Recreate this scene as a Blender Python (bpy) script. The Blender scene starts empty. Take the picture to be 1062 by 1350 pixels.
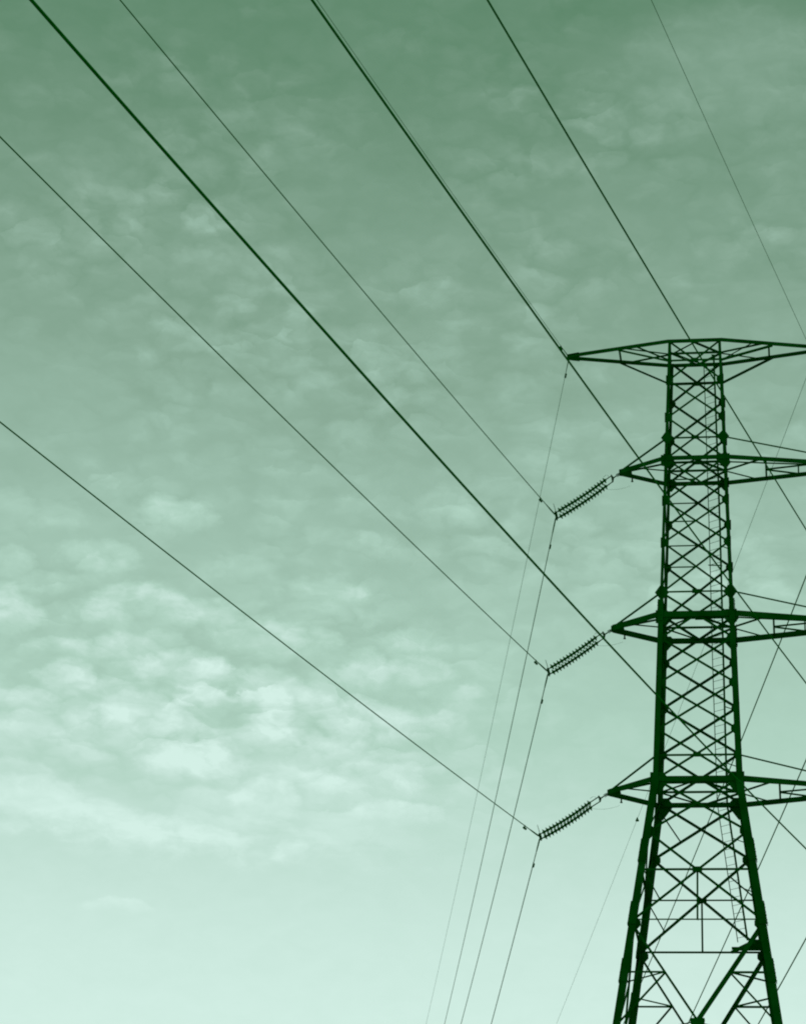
import bpy, bmesh, math, random
from mathutils import Vector, Matrix
random.seed(7)
scene = bpy.context.scene
COL = scene.collection

# ------------------------------------------------------------------ camera
cam_data = bpy.data.cameras.new('camera')
cam = bpy.data.objects.new('camera', cam_data)
COL.objects.link(cam)
FW = Vector((-0.148012, 0.90023071, 0.40948396))
RT = Vector((0.98869787, 0.14467594, 0.0393115))
UP = Vector((0.02385306, -0.41067449, 0.91146996))
M = Matrix((RT, UP, -FW)).transposed().to_4x4()
M.translation = Vector((3.7577946, -95.0, 1.38181818))
cam.matrix_world = M
cam_data.sensor_fit = 'VERTICAL'
cam_data.sensor_height = 36.0
cam_data.lens = 36.0 * 3422.48 / 1350.0
cam_data.clip_start = 0.1
cam_data.clip_end = 20000
scene.camera = cam
scene.view_settings.view_transform = 'Standard'
scene.view_settings.look = 'None'
scene.view_settings.exposure = 0
scene.view_settings.gamma = 1
scene.cycles.filter_width = 2.0      # the soft focus of the photograph

# ------------------------------------------------------------------ sky
def lin(c):
    c /= 255.0
    return c / 12.92 if c <= 0.04045 else ((c + 0.055) / 1.055) ** 2.4
def rgb(r, g, b): return (lin(r), lin(g), lin(b), 1)

SUN_EL, SUN_AZ = 38.0, 25.0      # degrees; the sun stands behind the tower, above the frame
world = bpy.data.worlds.new('World')
scene.world = world
world.use_nodes = True
nt = world.node_tree
nt.nodes.clear()
N, LK = nt.nodes, nt.links
def nd(t, **k):
    n = N.new(t)
    for a, b in k.items(): setattr(n, a, b)
    return n
def plug(s, v):
    if isinstance(v, bpy.types.NodeSocket): LK.new(v, s)
    elif v is not None: s.default_value = v
def mt(op, a, b=None, c=None, clamp=False):
    n = nd('ShaderNodeMath', operation=op, use_clamp=clamp)
    plug(n.inputs[0], a); plug(n.inputs[1], b); plug(n.inputs[2], c)
    return n.outputs[0]
def vm(op, a, b=None, out=0):
    n = nd('ShaderNodeVectorMath', operation=op)
    plug(n.inputs[0], a); plug(n.inputs[1], b)
    return n.outputs[out]
def smooth(x, lo, hi, a=0.0, b=1.0):
    n = nd('ShaderNodeMapRange', interpolation_type='SMOOTHSTEP')
    plug(n.inputs[0], x); n.inputs[1].default_value = lo; n.inputs[2].default_value = hi
    n.inputs[3].default_value = a; n.inputs[4].default_value = b
    return n.outputs[0]
def noise(v, scale, detail, rough, lac=2.0, dist=0.0, col=False):
    n = nd('ShaderNodeTexNoise'); plug(n.inputs['Vector'], v)
    n.inputs['Scale'].default_value = scale; n.inputs['Detail'].default_value = detail
    n.inputs['Roughness'].default_value = rough; n.inputs['Lacunarity'].default_value = lac
    n.inputs['Distortion'].default_value = dist
    return n.outputs[1] if col else n.outputs[0]

tc = nd('ShaderNodeTexCoord')
D = vm('NORMALIZE', tc.outputs['Generated'])
sep = nd('ShaderNodeSeparateXYZ'); LK.new(D, sep.inputs[0])
dx, dy, dz = sep.outputs
EL = mt('MULTIPLY', mt('ARCSINE', dz), 180 / math.pi)
AZ = mt('MULTIPLY', mt('ARCTAN2', dx, dy), 180 / math.pi)

# luminance of the physical daylight sky, used as the slow side to side change of the gradient
sky = nd('ShaderNodeTexSky', sky_type='NISHITA')
sky.sun_disc = False
sky.sun_elevation = math.radians(SUN_EL)
sky.sun_rotation = math.radians(SUN_AZ)
sky.dust_density = 2.0
bw = nd('ShaderNodeRGBToBW'); LK.new(sky.outputs[0], bw.inputs[0])
SKYL = mt('MULTIPLY', bw.outputs[0], 0.10)          # the sky at its usual strength

# base tone of clear air by elevation (tone 0 = zenith side, 1 = horizon)
cr = nd('ShaderNodeValToRGB')
LK.new(mt('DIVIDE', EL, 60.0, clamp=True), cr.inputs[0])
TONE = [(0, 1.0), (10, .97), (13.2, .935), (15, .89), (17, .805), (19, .722), (21.5, .645), (24.2, .56),
        (27, .455), (30, .35), (32.5, .262), (35.3, .165), (45, .07), (60, .02)]
els = cr.color_ramp.elements
els[0].position = 0; els[1].position = 1
for e, t in TONE[1:-1]: els.new(e / 60.0)
for el_, (e, t) in zip(els, TONE): el_.color = (t, t, t, 1)
base = cr.outputs[0]

# clouds: rounded puffs, bright on their upper rims, gathered low on the left; fainter ripples of them higher up
comb = nd('ShaderNodeCombineXYZ')
plug(comb.inputs[0], mt('MULTIPLY', AZ, .72)); plug(comb.inputs[1], mt('MULTIPLY', EL, 1.25))
Q0 = comb.outputs[0]
w1 = vm('SUBTRACT', noise(Q0, 1.1, 2, .5, col=True), (.5, .5, .5))
w2 = vm('SUBTRACT', noise(Q0, 4.2, 5, .6, col=True), (.5, .5, .5))
Q = vm('ADD', vm('ADD', Q0, vm('MULTIPLY', w1, (.7, .6, 0))), vm('MULTIPLY', w2, (.34, .30, 0)))
def ysplit(v):
    n = nd('ShaderNodeSeparateXYZ'); LK.new(v, n.inputs[0]); return n.outputs[1]
def puffs(scale, shift):
    q = vm('ADD', Q, (shift, shift * 1.7, 0))
    v = nd('ShaderNodeTexVoronoi', voronoi_dimensions='2D', feature='F1')
    LK.new(q, v.inputs['Vector']); v.inputs['Scale'].default_value = scale
    ly = mt('MULTIPLY', mt('SUBTRACT', ysplit(q), ysplit(v.outputs['Position'])), scale)
    rnd = nd('ShaderNodeSeparateColor'); LK.new(v.outputs['Color'], rnd.inputs[0])
    size = mt('MULTIPLY_ADD', rnd.outputs[0], .30, .50)
    body = smooth(mt('DIVIDE', v.outputs['Distance'], size), 1.0, .35)
    lit = smooth(ly, -.55, .40, .22, 1.0)
    return mt('MULTIPLY', mt('MULTIPLY', body, lit), mt('MULTIPLY_ADD', rnd.outputs[1], .6, .4))
L1, L2, L3 = puffs(.95, 3.1), puffs(1.35, 11.7), puffs(2.3, 27.3)
f1 = noise(Q, 1.9, 7, .58)
fine = noise(Q, 5.5, 5, .6)
field = mt('ADD', mt('MULTIPLY', L1, .60), mt('ADD', mt('MULTIPLY', L2, .46), mt('MULTIPLY', L3, .26)))
field = mt('ADD', mt('MULTIPLY', field, mt('MULTIPLY_ADD', f1, 1.5, .12)), mt('MULTIPLY', mt('SUBTRACT', fine, .5), .30))
def gauss_sum(G):
    tot = None
    for a, e, sa, se, w in G:
        u = mt('DIVIDE', mt('SUBTRACT', AZ, a), sa); v = mt('DIVIDE', mt('SUBTRACT', EL, e), se)
        r2 = mt('ADD', mt('MULTIPLY', u, u), mt('MULTIPLY', v, v))
        g = mt('MULTIPLY', mt('EXPONENT', mt('MULTIPLY', r2, -1.0)), w)
        tot = g if tot is None else mt('ADD', tot, g)
    return tot
# azimuth, elevation, half widths, weight
G_PUFF = [(-15.5, 19.9, 4.6, 2.3, .19), (-10.6, 19.4, 4.2, 2.0, .25),
          (-10.6, 22.0, 1.9, .8, .04), (-8.3, 24.4, 1.2, .6, .06), (-4.8, 23.4, 2.0, .9, .10), (-1.0, 23.2, 1.3, .9, .08),
          (-15.9, 29.9, 3.2, 1.2, .12), (-12.6, 28.5, 2.6, 1.1, .10), (-8.4, 28.2, 3.6, 1.4, .04), (-10.5, 26.3, 3.5, 1.0, .05)]
G_VEIL = [(-13.6, 19.4, 5.6, 2.0, .022), (-11.2, 18.1, 3.4, 1.1, .045), (-1.3, 34.0, 2.8, 1.5, .12), (-2.5, 31.0, 4.5, 2.0, .035), (-16.0, 30.0, 3.0, 1.2, .03)]
amp = mt('ADD', gauss_sum(G_PUFF), mt('MULTIPLY', smooth(EL, 19.5, 23.0), smooth(noise(Q0, .33, 3, .55), .38, .64, .045, .175)))
amp = mt('MULTIPLY', amp, smooth(EL, 15.3, 17.6))
puff = mt('MULTIPLY', mt('SUBTRACT', field, .20), amp)
# the puffs that stand out one by one
w3 = vm('SUBTRACT', noise(Q0, 1.7, 6, .62, col=True), (.5, .5, .5))
qd = vm('ADD', Q0, vm('MULTIPLY', w3, (.85, .72, 0)))
sq = nd('ShaderNodeSeparateXYZ'); LK.new(qd, sq.inputs[0])
lone = None
PUFFS = [   # azimuth, elevation, half width, half height, strength
 (-14.88, 23.78, 0.89, 0.38, 0.190), (-16.64, 24.41, 0.36, 0.14, 0.095), (-17.61, 23.50, 0.76, 0.34, 0.095), (-18.73, 23.54, 0.51, 0.48, 0.111),
 (-16.46, 22.72, 0.95, 0.36, 0.158), (-18.60, 22.42, 0.57, 0.34, 0.142), (-18.53, 21.34, 0.75, 0.54, 0.205), (-15.43, 21.82, 1.00, 0.38, 0.190),
 (-16.28, 21.47, 0.75, 0.24, 0.126), (-13.96, 21.61, 0.81, 0.38, 0.158), (-17.56, 22.05, 0.75, 0.24, 0.079), (-17.30, 20.68, 0.69, 0.22, 0.126),
 (-15.67, 20.81, 0.81, 0.30, 0.142), (-14.36, 20.39, 0.99, 0.45, 0.190), (-17.01, 19.98, 0.62, 0.38, 0.174), (-12.48, 21.19, 1.06, 0.36, 0.142),
 (-12.30, 20.11, 0.68, 0.42, 0.126), (-13.70, 19.76, 0.62, 0.30, 0.158), (-11.02, 20.90, 0.75, 0.34, 0.111), (-10.06, 20.64, 0.56, 0.45, 0.158),
 (-8.78, 20.64, 0.75, 0.36, 0.142), (-11.50, 19.74, 0.93, 0.42, 0.174), (-9.94, 19.50, 1.11, 0.42, 0.174), (-17.93, 19.39, 0.74, 0.30, 0.142),
 (-17.75, 18.78, 0.86, 0.42, 0.142), (-15.31, 19.29, 0.99, 0.48, 0.190), (-12.00, 18.99, 1.23, 0.30, 0.142), (-14.03, 18.40, 1.17, 0.36, 0.174),
 (-12.24, 17.63, 0.73, 0.48, 0.142), (-10.75, 18.17, 0.74, 0.26, 0.126), (-9.45, 18.39, 0.74, 0.30, 0.126), (-17.77, 17.96, 0.74, 0.22, 0.095),
 (-17.60, 17.36, 1.16, 0.50, 0.158), (-16.17, 17.02, 1.34, 0.36, 0.142), (-14.65, 16.77, 1.10, 0.42, 0.142), (-9.19, 17.57, 1.10, 0.24, 0.126),
 (-11.52, 16.59, 0.39, 0.30, 0.095), (-10.98, 22.15, 0.88, 0.54, 0.126), (-11.86, 21.98, 0.63, 0.30, 0.079), (-13.04, 22.71, 0.76, 0.26, 0.095),
 (-10.15, 23.54, 0.32, 0.17, 0.111), (-9.57, 23.20, 0.76, 0.24, 0.063), (-8.14, 24.30, 0.90, 0.42, 0.095), (-8.81, 21.36, 0.63, 0.22, 0.095),
 (-8.18, 19.57, 0.62, 0.30, 0.095), (-13.25, 16.75, 0.73, 0.24, 0.079), (-15.36, 15.19, 0.91, 0.16, 0.079), (-13.20, 18.92, 0.55, 0.26, 0.111),
 (-16.60, 19.19, 0.49, 0.26, 0.095), (-14.91, 20.97, 0.56, 0.24, 0.111), (-7.99, 20.20, 0.75, 0.22, 0.095),
 (-17.07, 30.33, 1.28, 0.46, 0.087), (-15.41, 29.98, 1.49, 0.41, 0.087), (-13.25, 29.32, 1.48, 0.55, 0.087), (-14.13, 30.66, 1.07, 0.37, 0.044),
 (-19.02, 29.88, 1.06, 0.33, 0.058), (-18.02, 31.06, 1.29, 0.28, 0.058), (-12.50, 32.09, 0.87, 0.41, 0.073), (-8.44, 33.34, 0.99, 0.46, 0.058),
 (-11.96, 32.78, 1.10, 0.33, 0.058), (-8.64, 28.99, 0.74, 0.29, 0.087), (-14.48, 32.37, 1.09, 0.41, 0.058), (-11.47, 31.41, 1.08, 0.37, 0.044),
 (-7.41, 32.05, 1.30, 0.37, 0.044), (-13.16, 28.24, 1.46, 0.37, 0.073), (-10.07, 27.24, 1.45, 0.37, 0.058), (-8.16, 26.56, 1.24, 0.29, 0.058),
 (-4.85, 30.52, 1.28, 0.41, 0.044), (-6.03, 31.50, 1.30, 0.46, 0.044), (-2.18, 29.02, 1.26, 0.29, 0.044), (-8.97, 27.87, 1.25, 0.33, 0.044),
 (-16.84, 29.11, 1.26, 0.37, 0.044), (-6.58, 30.50, 0.96, 0.33, 0.044), (-1.35, 34.23, 2.45, 0.92, 0.073), (-0.21, 32.90, 1.32, 0.74, 0.058),
 (-4.06, 27.21, 1.04, 0.29, 0.044), (-11.56, 27.00, 1.24, 0.28, 0.058), (-7.35, 24.49, 1.21, 0.46, 0.073)]
tex = mt('MULTIPLY_ADD', f1, 2.0, -.08)
for a, e, sa, se, w in PUFFS:
    sa *= 1.25; se *= 1.32; w *= .95
    u = mt('MULTIPLY_ADD', sq.outputs[0], 1 / (sa * .72), -a / sa); v = mt('MULTIPLY_ADD', sq.outputs[1], 1 / (se * 1.25), -e / se)
    r = mt('MULTIPLY_ADD', u, u, mt('MULTIPLY', v, v))
    g = mt('MULTIPLY', smooth(r, 1.25, .30), smooth(v, -1.15, .40, .18 * w, w))
    lone = g if lone is None else mt('SMOOTH_MAX', lone, g, .035)
lone = mt('MULTIPLY', lone, tex)
# the long low shelf of cloud under the bank
shelf = None
sv = vm('MULTIPLY', Q0, (.55, 1.6, 0))
sn = noise(vm('ADD', sv, vm('MULTIPLY', w2, (.3, .5, 0))), 1.6, 6, .55)
for a, e, sa, se, w in [(-16.8, 17.05, 2.6, .40, .07), (-13.6, 16.75, 1.9, .34, .06), (-11.0, 17.0, 2.2, .45, .06)]:
    u = mt('DIVIDE', mt('SUBTRACT', AZ, a), sa); v = mt('DIVIDE', mt('SUBTRACT', mt('ADD', EL, mt('MULTIPLY', mt('SUBTRACT', f1, .5), 1.6)), e), se)
    g = mt('EXPONENT', mt('MULTIPLY', mt('ADD', mt('MULTIPLY', u, u), mt('MULTIPLY', v, v)), -1.0))
    g = mt('MULTIPLY', mt('MULTIPLY', g, smooth(sn, .30, .62)), w)
    shelf = g if shelf is None else mt('ADD', shelf, g)
broad = mt('MULTIPLY', mt('SUBTRACT', noise(Q0, .22, 3, .5), .5), mt('MULTIPLY', smooth(EL, 17, 23), .10))
tone = mt('ADD', mt('ADD', base, puff), mt('ADD', mt('ADD', lone, shelf), mt('ADD', broad, gauss_sum(G_VEIL))))
tone = mt('ADD', tone, mt('MULTIPLY', mt('SUBTRACT', SKYL, .25), .02), clamp=True)

ramp = nd('ShaderNodeValToRGB')
LK.new(tone, ramp.inputs[0])
COLS = [(0.0, (74, 116, 84)), (.14, (88, 131, 101)), (.30, (112, 148, 124)), (.46, (136, 169, 149)), (.60, (155, 189, 171)),
        (.75, (175, 210, 193)), (.88, (196, 226, 214)), (1.0, (212, 240, 230))]
els = ramp.color_ramp.elements
els[0].position = 0; els[1].position = 1
for t, c in COLS[1:-1]: els.new(t)
for el_, (t, c) in zip(els, COLS): el_.color = rgb(*c)
bg = nd('ShaderNodeBackground'); LK.new(ramp.outputs[0], bg.inputs[0]); bg.inputs[1].default_value = 1.0
wo = nd('ShaderNodeOutputWorld'); LK.new(bg.outputs[0], wo.inputs[0])

# ------------------------------------------------------------------ sun
sun_d = bpy.data.lights.new('sun', 'SUN')
sun_d.energy = 2.0
sun_d.angle = math.radians(0.5)
sun_d.color = (1.0, .96, .88)
sun = bpy.data.objects.new('sun', sun_d)
COL.objects.link(sun)
sd = Vector((math.sin(math.radians(SUN_AZ)) * math.cos(math.radians(SUN_EL)),
             math.cos(math.radians(SUN_AZ)) * math.cos(math.radians(SUN_EL)), math.sin(math.radians(SUN_EL))))
sun.rotation_euler = sd.to_track_quat('Z', 'Y').to_euler()
sun.location = sd * 500

# ------------------------------------------------------------------ materials
def material(name, c1, c2, scale, rough, spec=.2, metal=0.0, detail=5):
    m = bpy.data.materials.new(name); m.use_nodes = True
    t = m.node_tree; b = t.nodes['Principled BSDF']
    tcn = t.nodes.new('ShaderNodeTexCoord'); nz = t.nodes.new('ShaderNodeTexNoise')
    nz.inputs['Scale'].default_value = scale; nz.inputs['Detail'].default_value = detail
    t.links.new(tcn.outputs['Object'], nz.inputs['Vector'])
    r = t.nodes.new('ShaderNodeValToRGB')
    r.color_ramp.elements[0].position = .35; r.color_ramp.elements[1].position = .68
    r.color_ramp.elements[0].color = c1 + (1,); r.color_ramp.elements[1].color = c2 + (1,)
    t.links.new(nz.outputs[0], r.inputs[0]); t.links.new(r.outputs[0], b.inputs['Base Color'])
    b.inputs['Roughness'].default_value = rough; b.inputs['Metallic'].default_value = metal
    b.inputs['Specular IOR Level'].default_value = spec
    return m
STEEL = material('green_painted_steel', (.0010, .054, .003), (.003, .084, .008), 1.3, .9, 0)
WIRE = material('weathered_green_cable', (.001, .090, .005), (.003, .12, .009), 9.0, .9, 0)
CERAM = material('dark_green_glaze', (.001, .085, .004), (.003, .11, .006), 6.0, .5, .02)
GRASS = material('grass_ground', (.16, .30, .21), (.24, .42, .31), .4, .95, .1)
CONC = material('grey_green_concrete', (.16, .22, .17), (.26, .32, .27), 3.0, .9, .2)

# ------------------------------------------------------------------ mesh helpers
def link(name, bm, mat, parent=None, smooth_=False):
    me = bpy.data.meshes.new(name); bm.normal_update(); bm.to_mesh(me); bm.free()
    me.materials.append(mat)
    if smooth_:
        for p in me.polygons: p.use_smooth = True
    o = bpy.data.objects.new(name, me); COL.objects.link(o)
    if parent: o.parent = parent
    return o
def thing(name, label, cat, loc=(0, 0, 0), group=None):
    o = bpy.data.objects.new(name, None); COL.objects.link(o)
    o.location = loc; o.empty_display_size = .5
    o['label'] = label; o['category'] = cat
    if group: o['group'] = group
    return o
def V(*a): return Vector(a)
def hexa(bm, pts):
    vs = [bm.verts.new(p) for p in pts]
    for f in ((0, 3, 2, 1), (4, 5, 6, 7), (0, 1, 5, 4), (1, 2, 6, 5), (2, 3, 7, 6), (3, 0, 4, 7)):
        bm.faces.new([vs[i] for i in f])
def slab(bm, a, b, u0, u1, n0, n1, u, n):
    """box from a to b spanning u0..u1 along u and n0..n1 along n"""
    hexa(bm, [a + u*u0 + n*n0, a + u*u1 + n*n0, a + u*u1 + n*n1, a + u*u0 + n*n1,
              b + u*u0 + n*n0, b + u*u1 + n*n0, b + u*u1 + n*n1, b + u*u0 + n*n1])
def angle(bm, a, b, w, n, off=0.0, t=None, w2=None, flip=1):
    """an angle-iron member: one flange of width w across the line a-b, the other standing along -n"""
    a, b, n = Vector(a), Vector(b), Vector(n)
    d = (b - a).normalized()
    n = (n - d * n.dot(d)).normalized(); u = d.cross(n) * flip
    t = t or max(.008, w * .11); w2 = w2 or w * .85
    a = a + n * off; b = b + n * off
    slab(bm, a, b, -w/2, w/2, 0, t, u, n)
    slab(bm, a, b, -w/2, -w/2 + t, -w2, -.0005, u, n)
def box_bar(bm, a, b, w, h, n):
    a, b, n = Vector(a), Vector(b), Vector(n)
    d = (b - a).normalized(); n = (n - d * n.dot(d)).normalized(); u = d.cross(n)
    slab(bm, a, b, -w/2, w/2, -h/2, h/2, u, n)
def plate(bm, pts, n, t):
    n = Vector(n).normalized()
    lo = [bm.verts.new(Vector(p) - n * t / 2) for p in pts]; hi = [bm.verts.new(Vector(p) + n * t / 2) for p in pts]
    k = len(pts)
    bm.faces.new(lo[::-1]); bm.faces.new(hi)
    for i in range(k): bm.faces.new([lo[i], lo[(i+1) % k], hi[(i+1) % k], hi[i]])
    bmesh.ops.recalc_face_normals(bm, faces=bm.faces[:])
def tube(bm, pts, r, sides=8, cap=True):
    pts = [Vector(p) for p in pts]; rings = []
    rr = r if isinstance(r, (list, tuple)) else [r] * len(pts)
    for i, p in enumerate(pts):
        d = (pts[min(i+1, len(pts)-1)] - pts[max(i-1, 0)]).normalized()
        ref = V(0, 0, 1) if abs(d.z) < .95 else V(1, 0, 0)
        u = d.cross(ref).normalized(); w = u.cross(d)
        rings.append([bm.verts.new(p + (u * math.cos(2*math.pi*k/sides) + w * math.sin(2*math.pi*k/sides)) * rr[i]) for k in range(sides)])
    for A, B in zip(rings, rings[1:]):
        for k in range(sides): bm.faces.new([A[k], A[(k+1) % sides], B[(k+1) % sides], B[k]])
    if cap: bm.faces.new(rings[0][::-1]); bm.faces.new(rings[-1])
    bmesh.ops.recalc_face_normals(bm, faces=bm.faces[:])
def bolt(bm, p, n, r=.022, h=.03):
    n = Vector(n).normalized(); tube(bm, [Vector(p), Vector(p) + n * h], r, 6)

# ------------------------------------------------------------------ ground
bm = bmesh.new(); n_ = 40; ext = 6000.0
gv = [[bm.verts.new(((i/n_*2-1)*ext, (j/n_*2-1)*ext, 0)) for j in range(n_+1)] for i in range(n_+1)]
for i in range(n_):
    for j in range(n_): bm.faces.new([gv[i][j], gv[i+1][j], gv[i+1][j+1], gv[i][j+1]])
g = link('ground', bm, GRASS); g['kind'] = 'structure'

# ------------------------------------------------------------------ tower
H = [51.4525, 49.6738, 47.9697, 46.1111, 44.2454, 42.4147, 40.2724, 38.3556, 36.4835, 34.5934, 32.5874]
H0, HB = H[0], H[10]
W0, WB, SL = 1.0057, 1.5581, .13589
Z_MID, Z_LOW, Z_V, Z_APEX, Z_NODE = 28.93, 26.97, 26.79, 23.14, 30.46
def hw(z): return W0 + (WB - W0) * (H0 - z) / (H0 - HB) if z >= HB else WB + SL * (HB - z)
FACES = {'near': (V(1, 0, 0), V(0, -1, 0)), 'far': (V(-1, 0, 0), V(0, 1, 0)), 'left': (V(0, -1, 0), V(-1, 0, 0)), 'right': (V(0, 1, 0), V(1, 0, 0))}
def fp(face, s, z):
    """point on a face of the tower: s runs -1..1 from one leg to the other"""
    u, n = FACES[face]; w = hw(z)
    return u * (s * w) + n * w + V(0, 0, z)

tower = thing('transmission_tower', 'dark lattice steel transmission tower with four levels of crossarms, standing at the right', 'transmission tower')

# legs: angle irons in three weights, each with its gussets, splice plates and footing
for sx in (-1, 1):
    for sy in (-1, 1):
        bm = bmesh.new()
        for z0, z1, fl in ((.35, HB, .285), (HB, 39.6, .205), (39.6, H0 + .08, .115)):
            t = fl * .12; k = fl * .5
            A = V(sx * (hw(z0) + k), sy * (hw(z0) + k), z0); B = V(sx * (hw(z1) + k), sy * (hw(z1) + k), z1)
            ex, ey = V(-sx, 0, 0), V(0, -sy, 0)
            slab(bm, A, B, 0, fl, 0, t, ex, ey)
            slab(bm, A, B, 0, t, t, fl, ex, ey)
        leg = link('leg', bm, STEEL, tower)
        # splice plates with bolts
        for zs, fl in ((39.5, .20), (HB - 2.9, .28), (27.2, .30), (25.0, .285)):
            bm = bmesh.new()
            k = fl * .5 + .012
            for ax in (0, 1):
                a = V(sx * (hw(zs + .45) + k), sy * (hw(zs + .45) + k), zs + .45); b = V(sx * (hw(zs - .45) + k), sy * (hw(zs - .45) + k), zs - .45)
                e = V(-sx, 0, 0) if ax == 0 else V(0, -sy, 0); o_ = V(0, sy, 0) if ax == 0 else V(sx, 0, 0)
                slab(bm, a, b, .012 * ax, fl, .003, .024, e, o_)
                for q in range(6):
                    p = a.lerp(b, (q + .5) / 6) + e * fl * (.35 if q % 2 else .7) + o_ * .022
                    bolt(bm, p, o_, .018, .018)
            link('splice_plate', bm, STEEL, leg)
        # footing
        bm = bmesh.new(); c = hw(0)
        hexa(bm, [V(sx*c + a*.75, sy*c + b*.75, -.3) for a, b in ((-1,-1),(1,-1),(1,1),(-1,1))] + [V(sx*c + a*.55, sy*c + b*.55, .40) for a, b in ((-1,-1),(1,-1),(1,1),(-1,1))])
        link('footing', bm, CONC, leg)
        # gusset plates where the bracing meets this leg
        for zn in H[1:10] + [Z_NODE, Z_LOW - .15]:
            big = zn in (H[6],); s = .22 if zn > 40 else .26
            if zn < HB: s = .34
            for ax in (0, 1):
                bm = bmesh.new()
                e = V(-sx, 0, 0) if ax == 0 else V(0, -sy, 0); n = V(0, -sy, 0) if ax == 0 else V(-sx, 0, 0)
                c = V(sx * hw(zn), sy * hw(zn), zn) - n * .028
                if big: pts = [c + e*-.26, c + V(0,0,.38), c + e*.30, c + V(0,0,-.36)]
                else: pts = [c + e*-.10 + V(0,0,s), c + e*.05 + V(0,0,s), c + e*s*.85 + V(0,0,s*.25), c + e*s*.85 - V(0,0,s*.25), c + e*.05 - V(0,0,s), c + e*-.10 - V(0,0,s)]
                plate(bm, pts, n, .014)
                for q in (-.12, 0, .12): bolt(bm, c + e*.05 + V(0,0,q) - n*.007, -n, .018, .022)
                link('gusset_plate', bm, STEEL, leg)
        # diamond plates at the ties of the second crossarm, corner plates at the crossarms
        for zn, sz in ((47.03, .30),):
            bm = bmesh.new(); e = V(-sx, 0, 0); c = V(sx * hw(zn), sy * (hw(zn) + .075), zn)
            plate(bm, [c - e*.22, c + V(0,0,.32), c + e*sz, c - V(0,0,.32)], V(0, 1, 0), .016)
            link('gusset_plate', bm, STEEL, leg)
        for zn, a_, b_ in ((H[3], .38, .30), (39.33, .42, .34), (HB, .52, .50)):
            bm = bmesh.new(); e = V(-sx, 0, 0); c = V(sx * hw(zn), sy * (hw(zn) + .03), zn)
            q_ = .2 if sy < 0 else .06
            plate(bm, [c - e*q_ + V(0,0,b_*.55), c + e*a_*.55 + V(0,0,b_*.55), c + e*a_ + V(0,0,0), c + e*a_*.9 - V(0,0,b_*.25), c + e*.1 - V(0,0,b_*1.25), c - e*q_ - V(0,0,b_)], V(0, 1, 0), .018)
            for q in range(4): bolt(bm, c + e*(.05 + .08*q) + V(0, sy*.008, -.05), V(0, sy, 0), .02, .025)
            link('gusset_plate', bm, STEEL, leg)

# bracing of the four faces
def member(name, a, b, w, n, off=0.0, flip=1):
    bm = bmesh.new(); angle(bm, a, b, w, n, off, flip=flip); return link(name, bm, STEEL, tower)
for face, (u, n) in FACES.items():
    main = face in ('near', 'far')
    for i in range(10):
        za, zb = H[i], H[i+1]
        bm = bmesh.new(); w = (.082 if i < 6 else .092) if main else .05
        angle(bm, fp(face, -1, za), fp(face, 1, zb), w, n, .012)
        angle(bm, fp(face, 1, za), fp(face, -1, zb), w, n, -.012, flip=-1)
        link('cross_brace', bm, STEEL, tower)
    for za, zb in ((HB, Z_NODE), (Z_NODE, Z_LOW)):
        bm = bmesh.new(); w = .096 if main else .06
        angle(bm, fp(face, -1, za), fp(face, 1, zb), w, n, .014)
        angle(bm, fp(face, 1, za), fp(face, -1, zb), w, n, -.014, flip=-1)
        link('cross_brace', bm, STEEL, tower)
    # horizontals
    zs = [(50.57, .088), (47.03, .075), (40.29, .07), (33.54, .085), (Z_MID, .085), (Z_LOW, .066)]
    for z, w in zs:
        if face == 'far' and z == Z_MID: w = .05
        if face == 'near' and z == Z_LOW: w = .05
        member('horizontal_strut', fp(face, -1, z), fp(face, 1, z), w, n, .03)
        if z != Z_LOW and main:
            bm = bmesh.new(); c = fp(face, 0, z) + n * .062
            s = .17 if z > 33 else .2
            plate(bm, [c - u*s*.9 + V(0,0,s*.5), c + u*s*.9 + V(0,0,s*.5), c + u*s*.9 - V(0,0,s*.5), c - u*s*.9 - V(0,0,s*.5)], n, .014)
            for q in (-.1, .1): bolt(bm, c + u*q + n*.006, n, .018, .02)
            link('gusset_plate', bm, STEEL, tower)
    if main:
        member('hanger', fp(face, 0, Z_MID), fp(face, 0, Z_LOW), .07, n, -.06)
        # short stays from the left legs to the crossings
        for i in (3, 4, 5):
            za, zb = H[i], H[i+1]; wa, wb = hw(za), hw(zb)
            zc = za + (zb - za) * wa / (wa + wb)
            s0 = -1 if face == 'near' else 1
            member('stay', fp(face, s0, zc), fp(face, 0, zc), .055, n, -.045)
    # the wide legs: big V with a diamond under it and its secondary struts
    for s in (-1, 1):
        right = (s == 1) if face == 'near' else (s == -1)
        w = .155 if (main and right) else .085
        member('main_diagonal', fp(face, s, Z_V), fp(face, 0, Z_APEX), w, n, -.02 if not right else .02)
        member('main_diagonal', fp(face, s, .6), fp(face, 0, Z_APEX), .12, n, -.03)
        zk = 24.95; t = (Z_V - zk) / (Z_V - Z_APEX)
        k = fp(face, s, Z_V).lerp(fp(face, 0, Z_APEX), t)
        member('redundant_strut', fp(face, s, zk), k, .072, n, .035)
        member('redundant_strut', k, fp(face, s, 23.0), .068, n, -.05)
        member('redundant_strut', fp(face, s, 20.5), fp(face, 0, Z_APEX).lerp(fp(face, s, .6), .12), .07, n, .03)
    bm = bmesh.new(); c = fp(face, 0, Z_APEX) + n * .06
    plate(bm, [c + u*-.27 - V(0,0,.02), c + u*-.25 + V(0,0,.08), c + u*.25 + V(0,0,.08), c + u*.27 - V(0,0,.02), c + u*.2 - V(0,0,.3), c - u*.2 - V(0,0,.3)], n, .02)
    link('gusset_plate', bm, STEEL, tower)
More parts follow.
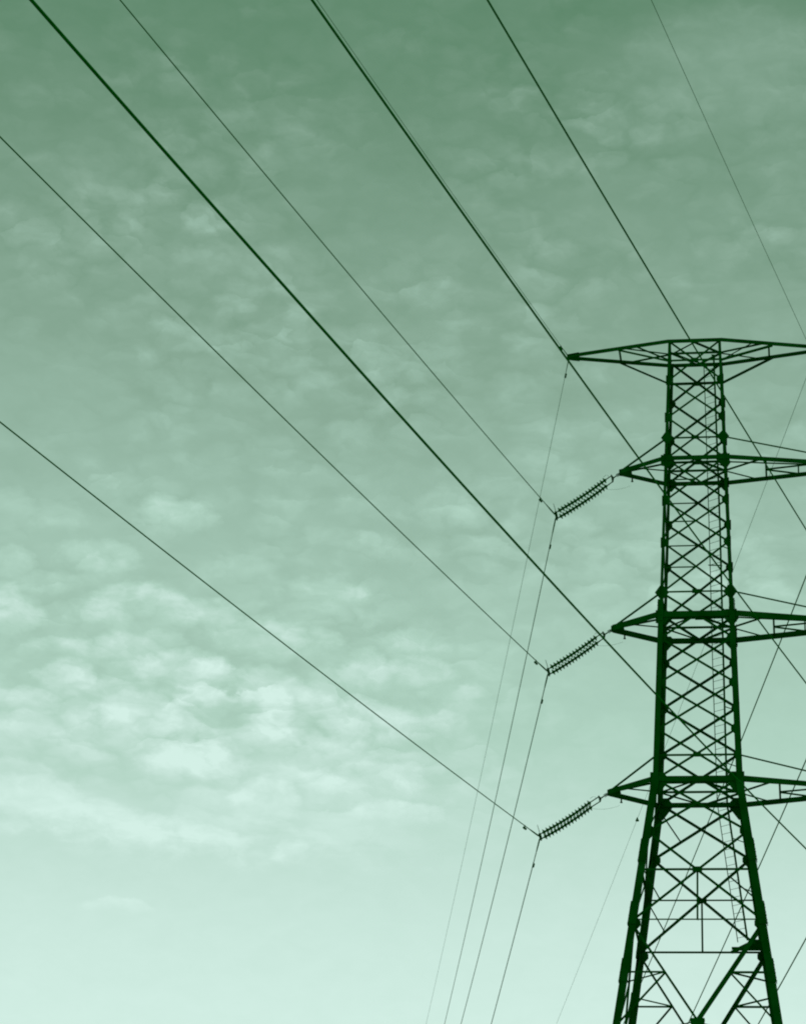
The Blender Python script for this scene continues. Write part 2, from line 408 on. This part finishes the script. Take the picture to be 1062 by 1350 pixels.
# hip struts across the corners
for sx in (-1, 1):
    for sy in (-1, 1):
        zk = 24.95; t = (Z_V - zk) / (Z_V - Z_APEX)
        a = V(sx*hw(Z_V), sy*hw(Z_V), Z_V).lerp(V(0, sy*hw(Z_APEX), Z_APEX), t)
        b = V(sx*hw(Z_V), sy*hw(Z_V), Z_V).lerp(V(sx*hw(Z_APEX), 0, Z_APEX), t)
        member('hip_strut', a, b, .055, V(0, 0, 1), .02)
for sy in (-1, 1):
    member('hip_strut', V(0, sy*hw(Z_APEX), Z_APEX), V(-hw(Z_APEX), 0, Z_APEX), .05, V(0, 0, 1), .0)
    member('hip_strut', V(0, sy*hw(Z_APEX), Z_APEX), V(hw(Z_APEX), 0, Z_APEX), .05, V(0, 0, 1), -.06)
# short struts from the legs to the diagonals
def on_diag(face, s0, z0, z1, z):
    a, b = fp(face, s0, z0), fp(face, -s0, z1)
    return a.lerp(b, (z0 - z) / (z0 - z1))
member('redundant_strut', fp('near', -1, 29.07), on_diag('near', 1, Z_NODE, Z_LOW, 27.77), .05, V(0, -1, 0), -.04)
member('redundant_strut', fp('far', 1, 28.85), on_diag('far', -1, Z_NODE, Z_LOW, 27.72), .05, V(0, 1, 0), -.04)
member('redundant_strut', fp('far', -1, 28.95), on_diag('far', -1, Z_NODE, Z_LOW, 29.81), .05, V(0, 1, 0), -.04)
member('redundant_strut', fp('far', 1, 32.35), on_diag('far', -1, HB, Z_NODE, 31.13), .055, V(0, 1, 0), -.04)

# crossarms: two chords that meet at each tip, braced in plan, tied to the legs
def crossarm(z, xl, xr, cw, ties, strut_r, strut_l=None, tip=.11, level=0):
    arm = bpy.data.objects.new('crossarm', None); COL.objects.link(arm); arm.parent = tower
    w = hw(z)
    def part(name, a, b, wd, n=V(0, 0, -1), off=0.0, flip=1):
        bm = bmesh.new(); angle(bm, a, b, wd, n, off, flip=flip); return link(name, bm, STEEL, arm)
    zz = V(0, 0, z)
    for sy in (-1, 1):
        bm = bmesh.new()
        ye = sy * (w + .06)
        P = [V(xl, sy*tip, z), V(-w - .08, ye, z), V(w + .08, ye, z), V(xr, sy*tip, z)]
        for a, b in zip(P, P[1:]):
            d = (b - a).normalized()
            n = V(0, sy, 0); n = (n - d * n.dot(d)).normalized(); up = V(0, 0, 1)
            # standing flange and lying flange
            slab(bm, a - d*.02, b + d*.02, -cw*.5, cw*.5, 0, cw*.12, up, n)
            zf = cw*.5 - cw*.12 if sy < 0 else -cw*.5
            slab(bm, a - d*.02, b + d*.02, zf, zf + cw*.12, -cw*.9, -.001, up, n)
        link('chord', bm, STEEL, arm)
    # tip plates
    for xt, s in ((xl, -1), (xr, 1)):
        bm = bmesh.new()
        for dz in (-.07, .06):
            plate(bm, [V(xt + s*.08, -tip-.03, z+dz), V(xt + s*.08, tip+.03, z+dz), V(xt - s*.42, tip+.19, z+dz), V(xt - s*.42, -tip-.19, z+dz)], V(0, 0, 1), .03)
        hexa(bm, [V(xt + s*.03 + a*.05, b*tip, z - .066 + c*.11) for c in (0, 1) for a, b in ((-1,-1),(1,-1),(1,1),(-1,1))])
        link('tip_plate', bm, STEEL, arm)
    # plan bracing inside the body
    bw_ = .075
    part('plan_brace', V(-w, 0, z), V(w, 0, z), bw_, off=.03)
    part('plan_brace', V(0, -w, z), V(-w, 0, z), bw_, off=.05)
    part('plan_brace', V(0, -w, z), V(w, 0, z), bw_, off=.07)
    part('plan_brace', V(0, w, z), V(-w, 0, z), bw_, off=.01)
    part('plan_brace', V(0, w, z), V(w, 0, z), bw_, off=.09)
    if level: part('plan_brace', V(-w, -w*.62, z), V(w, -w*.62, z), .06, off=-.03)
    else: part('plan_brace', V(-w, -w*.05, z), V(0, w*.9, z), .04, off=-.02)
    def chord_y(x):
        s = 1 if x > 0 else -1; xt = xr if s > 0 else xl
        t = (abs(x) - w) / (abs(xt) - w)
        return (w + .06) + (tip - w - .06) * t
    for xs in strut_r + (strut_l or []):
        y = chord_y(xs); s = 1 if xs > 0 else -1
        part('plan_strut', V(xs, -y, z), V(xs, y, z), .075, off=.02)
    # plan diagonals on the arms
    seq = [1] if not strut_l else [1, -1]
    for s in seq:
        xs = sorted([abs(q) for q in strut_r]) if s == 1 else sorted([abs(q) for q in strut_l])
        y = chord_y(s*xs[0]*.92)
        part('plan_brace', V(s*w, 0, z), V(s*xs[0]*.92, -y, z), .06, off=.04)
        part('plan_brace', V(s*w, 0, z), V(s*xs[0]*.92, y, z), .06, off=.06, flip=-1)
        if len(xs) > 1:
            y = chord_y(s*xs[1])
            part('plan_brace', V(s*xs[0], 0, z), V(s*xs[1]*1.02, -y, z), .055, off=.04)
            part('plan_brace', V(s*xs[0], 0, z), V(s*(xs[0]*.4 + xs[1]*.6), y, z), .055, off=.06)
        else:
            y = chord_y(s*xs[0])
            part('plan_brace', V(s*xs[0]*.8, -chord_y(xs[0]*.8*s), z), V(s*w, w*.75, z), .05, off=-.02)
    if not strut_l:
        part('plan_brace', V(-w, -w*.1, z), V(-w - .68*(abs(xl) - w), -chord_y(-w - .68*(abs(xl)-w)), z), .055, off=.04)
    ties(arm, part, chord_y, w)
    # small hanging bolt under the far chord on the short side
    if not strut_l:
        bm = bmesh.new(); xb = xl + .42
        p = V(xb, chord_y(xb), z - cw*.5)
        tube(bm, [p + V(0,0,.05), p - V(0, 0, .10), p - V(0, 0, .16)], [.03, .03, .055], 8)
        link('earthing_clamp', bm, STEEL, arm)
    return arm

def ties_top(arm, part, chord_y, w):
    zl = 50.57
    for xs in (-3.12, 3.12):
        s = 1 if xs > 0 else -1
        for sy in (-1, 1):
            part('brace', V(xs, sy*(chord_y(xs) - .03), H0 - .06), V(s*hw(zl), sy*hw(zl), zl - .02), .085, V(0, sy, 0), .03)
def ties_upper(zt, post_x):
    def f(arm, part, chord_y, w):
        z = ARMZ[0]
        for sy in (-1, 1):
            for s, xt in ((-1, ARMZ[1] + .12), (1, ARMZ[2] - .1)):
                t0 = V(s*hw(zt), sy*hw(zt), zt); t1 = V(xt, sy*.14, z + .09)
                part('tie_rod', t0, t1, .062, V(0, sy, 0), .03)
                if s == 1:
                    q = (post_x - t0.x) / (t1.x - t0.x); p = t0.lerp(t1, q)
                    if sy == 1: part('post', p, V(post_x, chord_y(post_x), z), .06, V(0, sy, 0), -.02)
    return f
ARMZ = (H[0], -5.22, 5.22)
crossarm(H[0], -5.2, 5.2, .165, ties_top, [2.98], [-3.09], tip=.07, level=0)
ARMZ = (H[3], -3.02, 6.55); crossarm(H[3], -3.02, 6.55, .185, ties_upper(47.03, 4.05), [2.77, 4.9], level=1)
ARMZ = (39.33, -3.30, 6.75); crossarm(39.33, -3.30, 6.75, .235, ties_upper(40.29, 4.15), [2.95, 5.1], level=1)
ARMZ = (HB, -3.40, 6.60); crossarm(HB, -3.40, 6.60, .205, ties_upper(33.54, 4.25), [3.05, 5.1], level=1)

# climbing ladder inside the body, bent where the legs spread
ladder = bpy.data.objects.new('ladder', None); COL.objects.link(ladder); ladder.parent = tower
RR = [(.72, 51.49), (.765, 49.74), (.90, 43.63), (.965, 38.44), (1.046, 32.24), (1.738, 26.95)]
RL = [(.30, 51.38), (.337, 49.91), (.459, 43.78), (.537, 38.25), (.66, 32.4), (1.37, 26.95)]
def rail_at(R, z):
    for (x0, z0), (x1, z1) in zip(R, R[1:]):
        if z <= z0 and z >= z1: return x0 + (x1 - x0) * (z0 - z) / (z0 - z1)
    return R[-1][0]
for R, y, wd in ((RR, .45, .075), (RL, .75, .034)):
    bm = bmesh.new()
    for (x0, z0), (x1, z1) in zip(R, R[1:]): box_bar(bm, V(x0, y, z0), V(x1, y, z1 - .01), wd, wd*.6, V(0, 1, 0))
    if wd > .05:
        p = V(R[0][0], y, R[0][1])
        plate(bm, [p + V(-.10, 0, .10), p + V(.09, 0, .08), p + V(.05, 0, -.1), p + V(-.06, 0, -.06)], V(0, 1, 0), .03)
    link('rail', bm, STEEL, ladder)
z = 27.1
while z < 51.2:
    bm = bmesh.new(); tube(bm, [V(rail_at(RR, z), .45, z), V(rail_at(RL, z), .75, z)], .009, 6)
    link('rung', bm, STEEL, ladder); z += .31
for zb in (48.9, 46.6, 43.0, 39.0, 36.2, 33.9, 30.9, 29.0):
    bm = bmesh.new(); x = rail_at(RR, zb)
    box_bar(bm, V(x, .47, zb), V(hw(zb), hw(zb)*.55, zb - .06), .045, .02, V(0, 0, 1))
    link('bracket', bm, STEEL, ladder)
bm = bmesh.new()
box_bar(bm, V(rail_at(RL, 42.3) - .06, .78, 42.3), V(rail_at(RR, 42.2) + .04, .42, 42.12), .06, .03, V(0, 0, 1))
link('bracket', bm, STEEL, ladder)

# rest platform on the far right leg
plat = bpy.data.objects.new('rest_platform', None); COL.objects.link(plat); plat.parent = tower
bm = bmesh.new(); zp = Z_LOW + .06
plate(bm, [V(1.15, hw(zp) - .1, zp), V(hw(zp) - .05, hw(zp) - .1, zp), V(hw(zp) - .05, .75, zp), V(hw(zp) - .35, .75, zp)], V(0, 0, 1), .05)
link('deck', bm, STEEL, plat)
bm = bmesh.new()
box_bar(bm, V(1.1, hw(zp) - .12, zp - .09), V(hw(zp) - .33, .72, zp - .09), .09, .10, V(0, 0, 1))
box_bar(bm, V(1.1, hw(zp) - .14, zp + .06), V(hw(zp) - .02, hw(zp) - .14, zp + .06), .05, .10, V(0, 0, 1))
link('edge_beam', bm, STEEL, plat)

# ------------------------------------------------------------------ insulator strings
def disc_mesh():
    bm = bmesh.new(); prof = [(.0, .040), (.020, .052), (.040, .060), (.052, .075), (.062, .118), (.074, .128), (.084, .122), (.090, .098), (.100, .070), (.110, .045), (.146, .034)]
    sides = 18; rings = []
    for z, r in prof: rings.append([bm.verts.new((r*math.cos(2*math.pi*k/sides), r*math.sin(2*math.pi*k/sides), z)) for k in range(sides)])
    for A, B in zip(rings, rings[1:]):
        for k in range(sides): bm.faces.new([A[k], A[(k+1) % sides], B[(k+1) % sides], B[k]])
    bm.faces.new(rings[0][::-1]); bm.faces.new(rings[-1])
    bmesh.ops.recalc_face_normals(bm, faces=bm.faces[:])
    return bm
disc0 = None
def insulator_string(tip, clamp, label, side):
    global disc0
    tip, clamp = Vector(tip), Vector(clamp)
    root = thing('insulator_string', label, 'insulator', tip, 'double insulator strings hanging from the crossarm tips')
    L = (clamp - tip).length; d = (clamp - tip) / L
    q = d.to_track_quat('Z', 'Y')
    root.rotation_mode = 'QUATERNION'; root.rotation_quaternion = q
    R = q.to_matrix().inverted()
    yv = R @ V(0, 1, 0); up = R @ V(0, 0, 1)          # the line direction and the vertical, seen from the string
    perp = yv.cross(V(0, 0, 1)).normalized()
    S = .29                                          # half the distance between the two columns
    pitch = .146; n = int((L - .62 - .13) / pitch)
    bot = L - .13; top = bot - n * pitch
    # shackle and link to the arm
    bm = bmesh.new()
    tube(bm, [V(0, 0, -.02), V(0, 0, .14), V(0, 0, .30)], [.035, .022, .030], 8)
    tube(bm, [V(0, 0, .02) + perp*.05, V(0, 0, .16) + perp*.05], .014, 6); tube(bm, [V(0, 0, .02) - perp*.05, V(0, 0, .16) - perp*.05], .014, 6)
    link('shackle', bm, STEEL, root)
    for name, zc in (('upper_yoke', .36), ('lower_yoke', bot + .10)):
        bm = bmesh.new(); c = V(0, 0, zc); sg = 1 if zc < 1 else -1
        plate(bm, [c - yv*(S+.04) + V(0,0,.035*sg), c - yv*(S+.02) - V(0,0,.01*sg), c - yv*.05 - V(0,0,.06*sg), c + yv*.05 - V(0,0,.06*sg), c + yv*(S+.02) - V(0,0,.01*sg), c + yv*(S+.04) + V(0,0,.035*sg)], perp, .034)
        for s in (-1, 1): bolt(bm, c + yv*S*s + V(0,0,.01*sg) + perp*.014, perp, .026, .03)
        link(name, bm, STEEL, root)
    for s in (-1, 1):
        # a string sags a little between its ends
        col = bpy.data.objects.new('insulator_column', None); COL.objects.link(col); col.parent = root
        col.location = yv * (S * s)
        bm = bmesh.new()
        tube(bm, [V(0, 0, .37), V(0, 0, top + .01)], .022, 8); tube(bm, [V(0, 0, bot - .02), V(0, 0, bot + .09)], .024, 8)
        link('end_fitting', bm, STEEL, col)
        for k in range(n):
            if disc0 is None:
                disc0 = link('disc', disc_mesh(), CERAM, col, True); dsc = disc0
            else:
                dsc = disc0.copy(); COL.objects.link(dsc); dsc.parent = col
            t = (k + .5) / n; sag = -(.045 + .02 * ((L * 37) % 1)) * 4 * t * (1 - t)
            sv = up - V(0, 0, up.z); sv = sv * sag
            dsc.location = V(sv.x, sv.y, top + k * pitch)
        # arcing horns
        bm = bmesh.new()
        side_v = (yv * s + perp * .25)
        a = V(0, 0, .50); tube(bm, [a, a + side_v*.16 + V(0,0,.02), a + side_v*.24 + V(0,0,.10), a + side_v*.22 + V(0,0,.22)], .006, 6)
        link('arcing_horn', bm, STEEL, col)
    bm = bmesh.new(); b = V(0, 0, bot + .10)
    hv = (R @ V(-.25, -.35, .9)).normalized()
    tube(bm, [b - yv*S, b - yv*S + hv*.14, b - yv*S + hv*.36 + perp*.02], [.016, .013, .010], 6)
    link('arcing_horn', bm, STEEL, root)
    # suspension clamp carrying the conductor
    bm = bmesh.new(); c = V(0, 0, L)
    tube(bm, [c - yv*.40, c - yv*.25, c + yv*.25, c + yv*.40], [.03, .042, .042, .03], 8)
    box_bar(bm, V(0, 0, bot + .11), c, .06, .05, yv)
    link('suspension_clamp', bm, STEEL, root)
    # earthing lead looping from the arm to the upper horn
    if side < 0:
        a = R @ V(.42, .52, -.30); e = yv*(S + .24) + V(0, 0, .74)
        mid = (a + e) / 2 + (R @ V(0, 0, -.16))
        bm = bmesh.new()
        pts = [a*(1-t)**2 + mid*2*t*(1-t) + e*t*t for t in [i/12 for i in range(13)]]
        tube(bm, pts, .004, 6); link('earthing_lead', bm, WIRE, root)
    return root

# ------------------------------------------------------------------ wires
AN, AF = 0.17344474, -0.19395464           # headings of the two spans, which turn at the tower
def span_point(att, heading, sgn, s, k, t):
    return V(att[0] + math.sin(heading) * sgn * t, math.cos(heading) * sgn * t, att[2] + s * t + k * 1e-4 * t * t)
def wire(name, cat, label, group, att, sn, kn, sf, kf, r, dn, df, dsize, rods=True, tail_n=300, tail_f=300):
    att = (att[0], 0, att[1])
    root = thing(name, label, cat, V(*att), group)
    o = V(*att)
    ts = [i / 110 for i in range(111)]
    near = [span_point(att, AN, -1, sn, kn, (t ** 1.5) * tail_n) - o for t in ts]
    far = [span_point(att, AF, 1, sf, kf, (t ** 1.5) * tail_f) - o for t in ts]
    bm = bmesh.new(); tube(bm, near[::-1] + far[1:], r, 8); link('cable', bm, WIRE, root, True)
    for (h, sg, s, k, td) in ((AN, -1, sn, kn, dn), (AF, 1, sf, kf, df)):
        if rods:
            bm = bmesh.new(); pts = [span_point(att, h, sg, s, k, q) - o for q in (.25, .6, 1.0, 1.45)]
            tube(bm, pts, [max(r*1.7, .02), max(r*1.7, .018), max(r*1.6, .015), r*1.2], 8); link('armour_rod', bm, WIRE, root)
        if td:
            p = span_point(att, h, sg, s, k, td) - o
            dv = (span_point(att, h, sg, s, k, td + .1) - span_point(att, h, sg, s, k, td)).normalized()
            dm = bpy.data.objects.new('vibration_damper', None); COL.objects.link(dm); dm.parent = root; dm.location = p
            bm = bmesh.new(); drop = .085
            box_bar(bm, V(0, 0, r*1.4), V(0, 0, -drop), .035, .05, dv); link('damper_clamp', bm, STEEL, dm)
            bm = bmesh.new(); tube(bm, [dv*-.1 - V(0,0,drop+.015), -V(0,0,drop), dv*.1 - V(0,0,drop+.015)], .012, 6); link('messenger_wire', bm, WIRE, dm)
            for e in (-1, 1):
                bm = bmesh.new(); c = dv*.085*e - V(0,0,drop+.015)
                tube(bm, [c - dv*.07, c - dv*.05, c + dv*.05, c + dv*.07], [dsize*.5, dsize*.8, dsize*.8, dsize*.5], 10)
                link('damper_weight', bm, STEEL, dm)
    return root

GC, GG = 'power cables strung from the insulator strings', 'ground wires strung over the tower top'
wire('power_cable', 'power cable', 'thin power cable reaching from the top edge to the uppermost left insulator string', GC,
     (-5.6246, 44.2555), -.1058, 2.6202, -.0983, 3.9095, .0165, 2.31, 2.37, .05)
wire('power_cable', 'power cable', 'thin power cable reaching from the left edge to the middle left insulator string', GC,
     (-5.8275, 37.5474), -.1046, 2.5521, -.0786, 4.3097, .0175, 1.79, 2.55, .055)
wire('power_cable', 'power cable', 'lowest power cable, crossing the pale clouds to the bottom left insulator string', GC,
     (-6.0299, 30.838), -.0984, 2.1414, -.0945, 3.7917, .0175, 2.135, 2.64, .055)
wire('power_cable', 'power cable', 'dark power cable crossing the middle of the top crossarm', GC,
     (4.7029, 42.6266), -.1212, 2.4621, -.1058, 3.632, .026, None, None, .055)
wire('power_cable', 'power cable', 'dark power cable passing close by the left tip of the top crossarm', GC,
     (4.913, 35.7973), -.1229, 2.9349, -.1179, 3.5074, .026, None, None, .055)
wire('power_cable', 'power cable', 'thickest power cable, running from the top left corner to the tower below its third crossarm', GC,
     (5.1177, 29.1152), -.1224, 3.3328, -.0909, 3.7556, .0265, None, None, .055)
wire('ground_wire', 'ground wire', 'very thin ground wire held at the left tip of the top crossarm', GG,
     (-5.2, 51.4327), -.102, 2.6533, -.0658, 2.0585, .0085, 1.275, 1.305, .05)
gw = wire('ground_wire', 'ground wire', 'very thin ground wire crossing the top right corner beside the tower top', GG,
     (4.7958, 51.0921), -.0827, 2.036, -.0505, 1.0802, .0092, None, None, .05)
# small cone marker on the far span of the right ground wire
p = span_point((4.7958, 0, 51.0921), AF, 1, -.0505, 1.0802, 55.0) - V(4.7958, 0, 51.0921)
bm = bmesh.new(); tube(bm, [p + V(0,0,.13), p + V(0,0,.05), p - V(0,0,.10), p - V(0,0,.12)], [.015, .05, .115, .09], 12)
link('warning_marker', bm, STEEL, gw)

insulator_string((-3.08, 0, 46.06), (-5.6246, 0, 44.2555), 'uppermost of three double insulator strings, slung from the left tip of the second crossarm', -1)
insulator_string((-3.37, 0, 39.28), (-5.8275, 0, 37.5474), 'middle double insulator string, slung from the third crossarm and crossed by a dark cable', -1)
insulator_string((-3.47, 0, 32.54), (-6.0299, 0, 30.838), 'lowest double insulator string, slung from the left tip of the lowest crossarm', -1)
